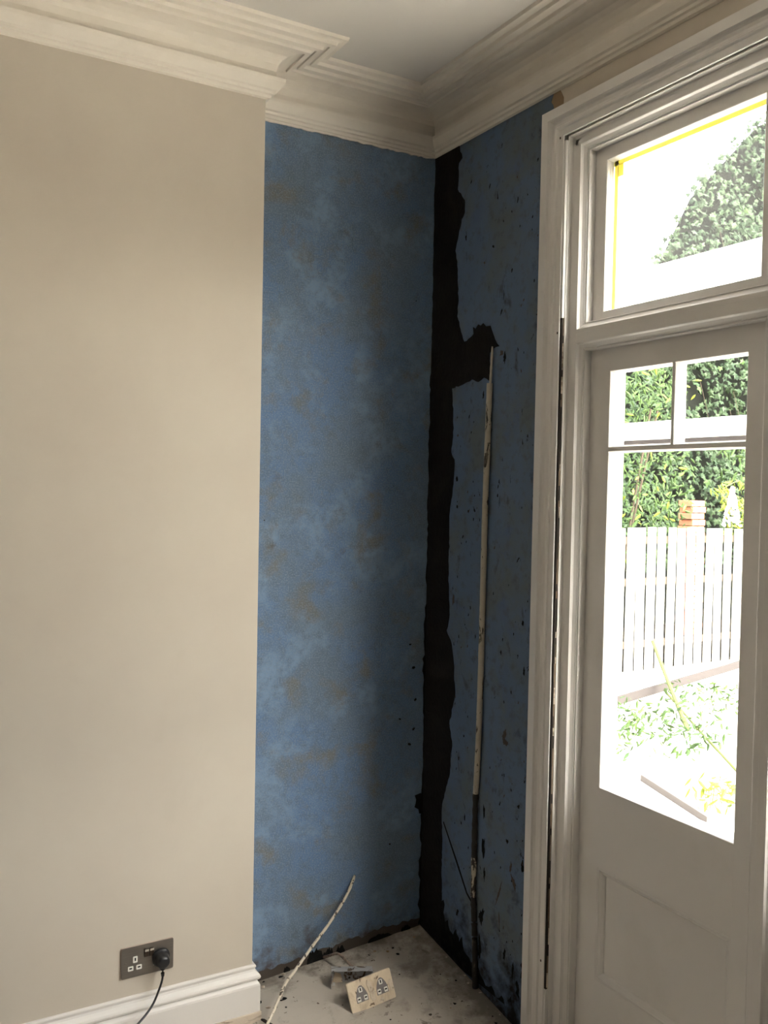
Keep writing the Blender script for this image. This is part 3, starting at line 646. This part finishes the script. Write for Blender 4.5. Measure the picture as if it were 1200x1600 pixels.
IVY = [(0, 0), (.16, -.10), (.42, -.16), (.30, .10), (.50, .40), (.22, .48), (0, 1.0), (-.22, .48), (-.50, .40), (-.30, .10), (-.42, -.16), (-.16, -.10)]
LAN = [(0, 0), (.13, .25), (.16, .5), (.10, .8), (0, 1.1), (-.10, .8), (-.16, .5), (-.13, .25)]
def leaf_verts(shape, s, M4):
    vs, fs = [(0, .25*s, .05*s)], []
    for (a, b) in shape: vs.append((a*s, b*s, -.22*abs(a)*s-.06*b*b*s))
    n = len(shape)
    fs = [(0, 1+i, 1+(i+1) % n) for i in range(n)]
    return [M4 @ Vector(v) for v in vs], fs
def leaf_place(p, face, spread=.9, droop=.5):
    nrm = (Vector(face)+Vector((random.uniform(-1, 1), random.uniform(-1, 1), random.uniform(-1, 1)))*spread).normalized()
    up = Vector((random.uniform(-.8, .8), random.uniform(-.4, .4), -droop+random.uniform(-.6, .6)))
    t = (up-nrm*up.dot(nrm)).normalized(); s = t.cross(nrm)
    return Matrix(((s.x, t.x, nrm.x, p[0]), (s.y, t.y, nrm.y, p[1]), (s.z, t.z, nrm.z, p[2]), (0, 0, 0, 1)))
def foliage(name, pts, shape, size, m, parent, face=(-.3, -1, .35), spread=.8):
    V, Fc = [], []
    for p in pts:
        a, b = leaf_verts(shape, random.uniform(*size), leaf_place(p, face, spread)); n0 = len(V)
        V += [tuple(v) for v in a]; Fc += [tuple(i+n0 for i in f) for f in b]
    me = bpy.data.meshes.new(name); me.from_pydata(V, [], Fc); o = obj(name, me, m, parent)
    o['kind'] = 'stuff'; return o
def single_leaves(pts, shape, size, mats, parent, face=(-.3, -1, .35), name='leaf', spread=.8):
    for m in mats: pass
    cache = []
    for m in mats:
        a, b = leaf_verts(shape, 1.0, Matrix.Identity(4)); me = bpy.data.meshes.new(name); me.from_pydata([tuple(v) for v in a], [], b); me.materials.append(m); cache.append(me)
    for p in pts:
        o = bpy.data.objects.new(name, random.choice(cache)); C.objects.link(o); o.parent = parent
        s = random.uniform(*size); o.matrix_local = leaf_place(p, face, spread) @ Matrix.Scale(s, 4)
random.seed(11)
# ivy smothering a neighbouring gable beyond the fence
GY = 5.75
ivy = empty('ivy_gable', (7.6, GY, GZ), label='dark ivy smothering the neighbouring gable beyond the fence', cat='ivy')
def L(p): return (p[0]-7.6, p[1]-GY, p[2]-GZ)
gp = [(4.6, GZ), (4.6, 3.0), (6.7, 3.6), (7.02, 4.38), (7.62, 5.40), (8.88, 6.6), (10.2, 7.2), (12.5, 5.2), (12.5, GZ)]
bm = poly_sheet([(a+.05 if a < 9.5 else a, z-.03 if z > 1 else z) for a, z in gp], 1, 0, .05); bmesh.ops.translate(bm, verts=bm.verts, vec=(-7.6, .02, -GZ))
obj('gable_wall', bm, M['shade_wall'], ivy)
def inside(x, z, poly):
    c = False; j = len(poly)-1
    for i in range(len(poly)):
        (xi, zi), (xj, zj) = poly[i], poly[j]
        if (zi > z) != (zj > z) and x < (xj-xi)*(z-zi)/(zj-zi)+xi: c = not c
        j = i
    return c
gpx = [(a-.12 if a < 9.5 else a, z+.05) for a, z in gp]
pts = []
while len(pts) < 9500:
    x, z = random.uniform(4.5, 11), random.uniform(.6, 7.2)
    if inside(x, z, gpx) and (noise.noise(Vector((x*1.6, z*1.6, 4))) > -.34 or z > 3.2): pts.append(L((x, GY-random.uniform(0, .45)*(.6+noise.noise(Vector((x, z, 0)))), z)))
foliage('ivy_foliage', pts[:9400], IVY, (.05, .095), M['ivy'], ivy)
near = []
while len(near) < 220:
    x, z = random.uniform(5.3, 9.2), random.uniform(1.0, 6.3)
    if inside(x, z, gp): near.append(L((x, GY-.5-random.uniform(0, .1), z)))
single_leaves(near, IVY, (.06, .11), [M['ivy'], M['ivy'], M['ivy_bright']], ivy, name='ivy_leaf')
for k in range(7):
    x = random.uniform(6.6, 8.8); z = random.uniform(2.6, 5.2)
    obj('ivy_stem', tube(spline([L((x, GY-.52, z)), L((x+.1, GY-.55, z-.35)), L((x+.28, GY-.52, z-.8))], 4), .003, 5), M['bark'], ivy)
# lighter shrub in front of the ivy, left side of the view
sh = empty('leafy_shrub', (5.1, 4.35, GZ), label='bright green narrow-leaved shrub behind the left end of the fence', cat='shrub')
pts = []
while len(pts) < 2600:
    a, r, z = random.uniform(0, 6.28), random.random()**.5*.95, random.uniform(1.0, 3.4)
    rr = r*(1.15-.25*abs(z-1.9))
    pts.append((rr*math.cos(a), rr*.36*math.sin(a), z))
foliage('shrub_foliage', pts[:2460], LAN, (.045, .085), M['ivy_bright'], sh)
single_leaves([(p[0]*.8, -.36+random.uniform(-.05, 0), p[2]) for p in pts[2460:2580]], LAN, (.055, .095), [M['ivy_bright'], M['yellow_leaf']], sh)
for k in range(6):
    a = random.uniform(-.5, .5)
    obj('branch', tube(spline([(0, 0, 0), (a*.4, random.uniform(-.1, .1), 1.0), (a, random.uniform(-.2, .2), 2.6)], 5), .012, 6), M['bark'], sh)
# drooping bright sprays on the right
sp = empty('yellow_shrub', (6.95, 4.38, GZ), label='yellow-green drooping shrub spray above the fence at the right', cat='shrub')
pts, st = [], []
for k in range(9):
    x0, z0 = random.uniform(-.15, .5), random.uniform(1.3, 1.9)
    path = spline([(.5, .2, .2), (x0+.25, .1, z0*.8), (x0, 0, z0), (x0-random.uniform(.25, .55), -.1, z0+random.uniform(-.25, .15))], 7)
    obj('branch', tube(path, .006, 5), M['cane'], sp)
    for p in path[10:]:
        for _ in range(3): pts.append(p+Vector((random.uniform(-.05, .05), random.uniform(-.05, .05), random.uniform(-.05, .05))))
foliage('shrub_foliage', pts, LAN, (.05, .09), M['yellow_leaf'], sp)
pts = [(random.uniform(-.1, .8), random.uniform(-.1, .2), random.uniform(1.9, 2.6)) for _ in range(170)]
foliage('shrub_foliage', pts, LAN, (.08, .13), M['ivy_bright'], sp)
# white flower spike
fl = empty('flower_spike', (6.45, 4.02, GZ), label='white pointed flower plume rising over the fence top', cat='flower')
obj('stem', tube([(0, 0, 0), (0, 0, 1.45)], .008, 6), M['cane'], fl)
bm = bmesh.new()
for k in range(170):
    t = random.random(); r = (1-t)*.085+.008; a = random.uniform(0, 6.28)
    bmesh.ops.create_icosphere(bm, subdivisions=1, radius=random.uniform(.010, .018), matrix=Matrix.Translation((r*math.cos(a), r*math.sin(a), 1.40+.42*t)))
o = obj('blossom', bm, M['petal'], fl); o['kind'] = 'stuff'
# brick pier glimpsed between the leaves
bp_ = empty('brick_pier', (6.68, 4.75, GZ), label='small orange brick pier glimpsed through leaves just above the fence', cat='pier')
for k in range(22):
    for j in range(2):
        o = obj('brick', bx(0, .105, 0, .2, 0, .065, bev=.003), M['brick'], bp_) if (k, j) == (0, 0) else None
        if o: bme = o.data
        else:
            o = bpy.data.objects.new('brick', bme); C.objects.link(o); o.parent = bp_
        o.location = (j*.108-(.02 if k % 2 else 0), random.uniform(-.004, .004), k*.075+.02)
# white painted timber rails standing just outside
gf = empty('timber_rails', (1.0, -.30, GZ), label='white painted timber frame of two rails standing just outside the door', cat='garden frame')
obj('upper_rail', bx(-.02, .02, -.80, 1.80, 2.30-GZ, 2.425-GZ, bev=.003), M['outside_white'], gf)
obj('lower_rail', bx(-.02, .02, -.80, 1.80, 1.752-GZ, 1.823-GZ, bev=.003), M['outside_white'], gf)
obj('shadow_strip', bx(-.03, .02, -.80, 1.80, 1.738-GZ, 1.750-GZ), M['plank'], gf)  # dark strip standing in for the shadow line under the lower rail
for y in (-.86, 1.80): obj('post', bx(-.03, .03, y, y+.06, 0, 2.46-GZ, bev=.003), M['outside_white'], gf)
# planks, canes and low plants on the ground
pl = obj('long_plank', bx(-1.55, 1.55, -.012, .012, -.036, .036, bev=.003), M['plank'])
pl.location = (4.95, 3.2, GZ+.038); pl.rotation_euler = (0, 0, math.atan2(.84, 3.0))
tag(pl, 'long grey weathered plank lying in front of the pale fence', 'plank')
pl = obj('short_plank', bx(-.36, .36, -.014, .014, -.02, .02, bev=.003), M['edging'])
pl.location = (2.33, 1.0, GZ+.02); pl.rotation_euler = (0, 0, math.atan2(.95, .3))
tag(pl, 'short pale grey timber edging on the ground close to the door', 'plank')
for i, (a, b, r, lb) in enumerate([((4.9, 3.62, .12), (3.45, 1.9, GZ+.06), .022, 'green bamboo cane leaning from the fence down to the low plants'), ((4.3, 2.9, GZ+.05), (2.95, 1.05, GZ+.05), .012, 'thin yellow cane lying across the ground at the right')]):
    o = obj('bamboo_cane', tube([a, ((a[0]+b[0])/2, (a[1]+b[1])/2, (a[2]+b[2])/2-.01), b], r*.8, 8), M['cane']); tag(o, lb, 'cane')
def ground_plants(name, cx, cy, rx, ry, n, lab, m, size=(.04, .08)):
    e = empty(name, (cx, cy, GZ), label=lab, cat='plant')
    pts = []
    for _ in range(n):
        a, r = random.uniform(0, 6.28), random.random()**.6
        pts.append((r*rx*math.cos(a), r*ry*math.sin(a), random.uniform(.01, .16)))
    foliage('leaves', pts, LAN, size, m, e, face=(-.2, -.3, 1), spread=.9)
    ns = 14
    bm = bmesh.new()
    for p in pts[:ns]:
        b2 = tube([(p[0], p[1], 0), (p[0]+.02, p[1], p[2]+.03)], .003, 4)
        me = bpy.data.meshes.new('tmp'); b2.to_mesh(me); b2.free(); bm.from_mesh(me); bpy.data.meshes.remove(me)
    o = obj('stems', bm, M['cane'], e); o['kind'] = 'stuff'
ground_plants('weed_patch', 3.12, 2.12, .70, .62, 650, 'large patch of low green weeds on the pale ground below the long plank', M['ivy_bright'])
ground_plants('weed_patch', 4.42, 2.5, .42, .42, 240, 'smaller patch of weeds right of the bamboo cane', M['ivy_bright'])
ground_plants('yellow_plant', 2.55, .82, .22, .18, 90, 'low yellow-green plant near the bottom right corner of the door glass', M['yellow_leaf'])
# chimney-like bracket on a neighbour's house, seen through the transom
nb = empty('neighbour_chimney', (6.83, 6.55, GZ), label='small grey chimney stack seen through the transom light left of the ivy', cat='chimney')
obj('stack', bx(-.15, .13, -.1, .2, 0, 4.95, bev=.01), M['render'], nb)
obj('pot', bx(-.09, .09, -.05, .13, 4.95, 5.45, bev=.02), M['plank'], nb)
obj('cap', bx(-.12, .12, -.08, .16, 5.20, 5.25, bev=.01), M['plank'], nb)
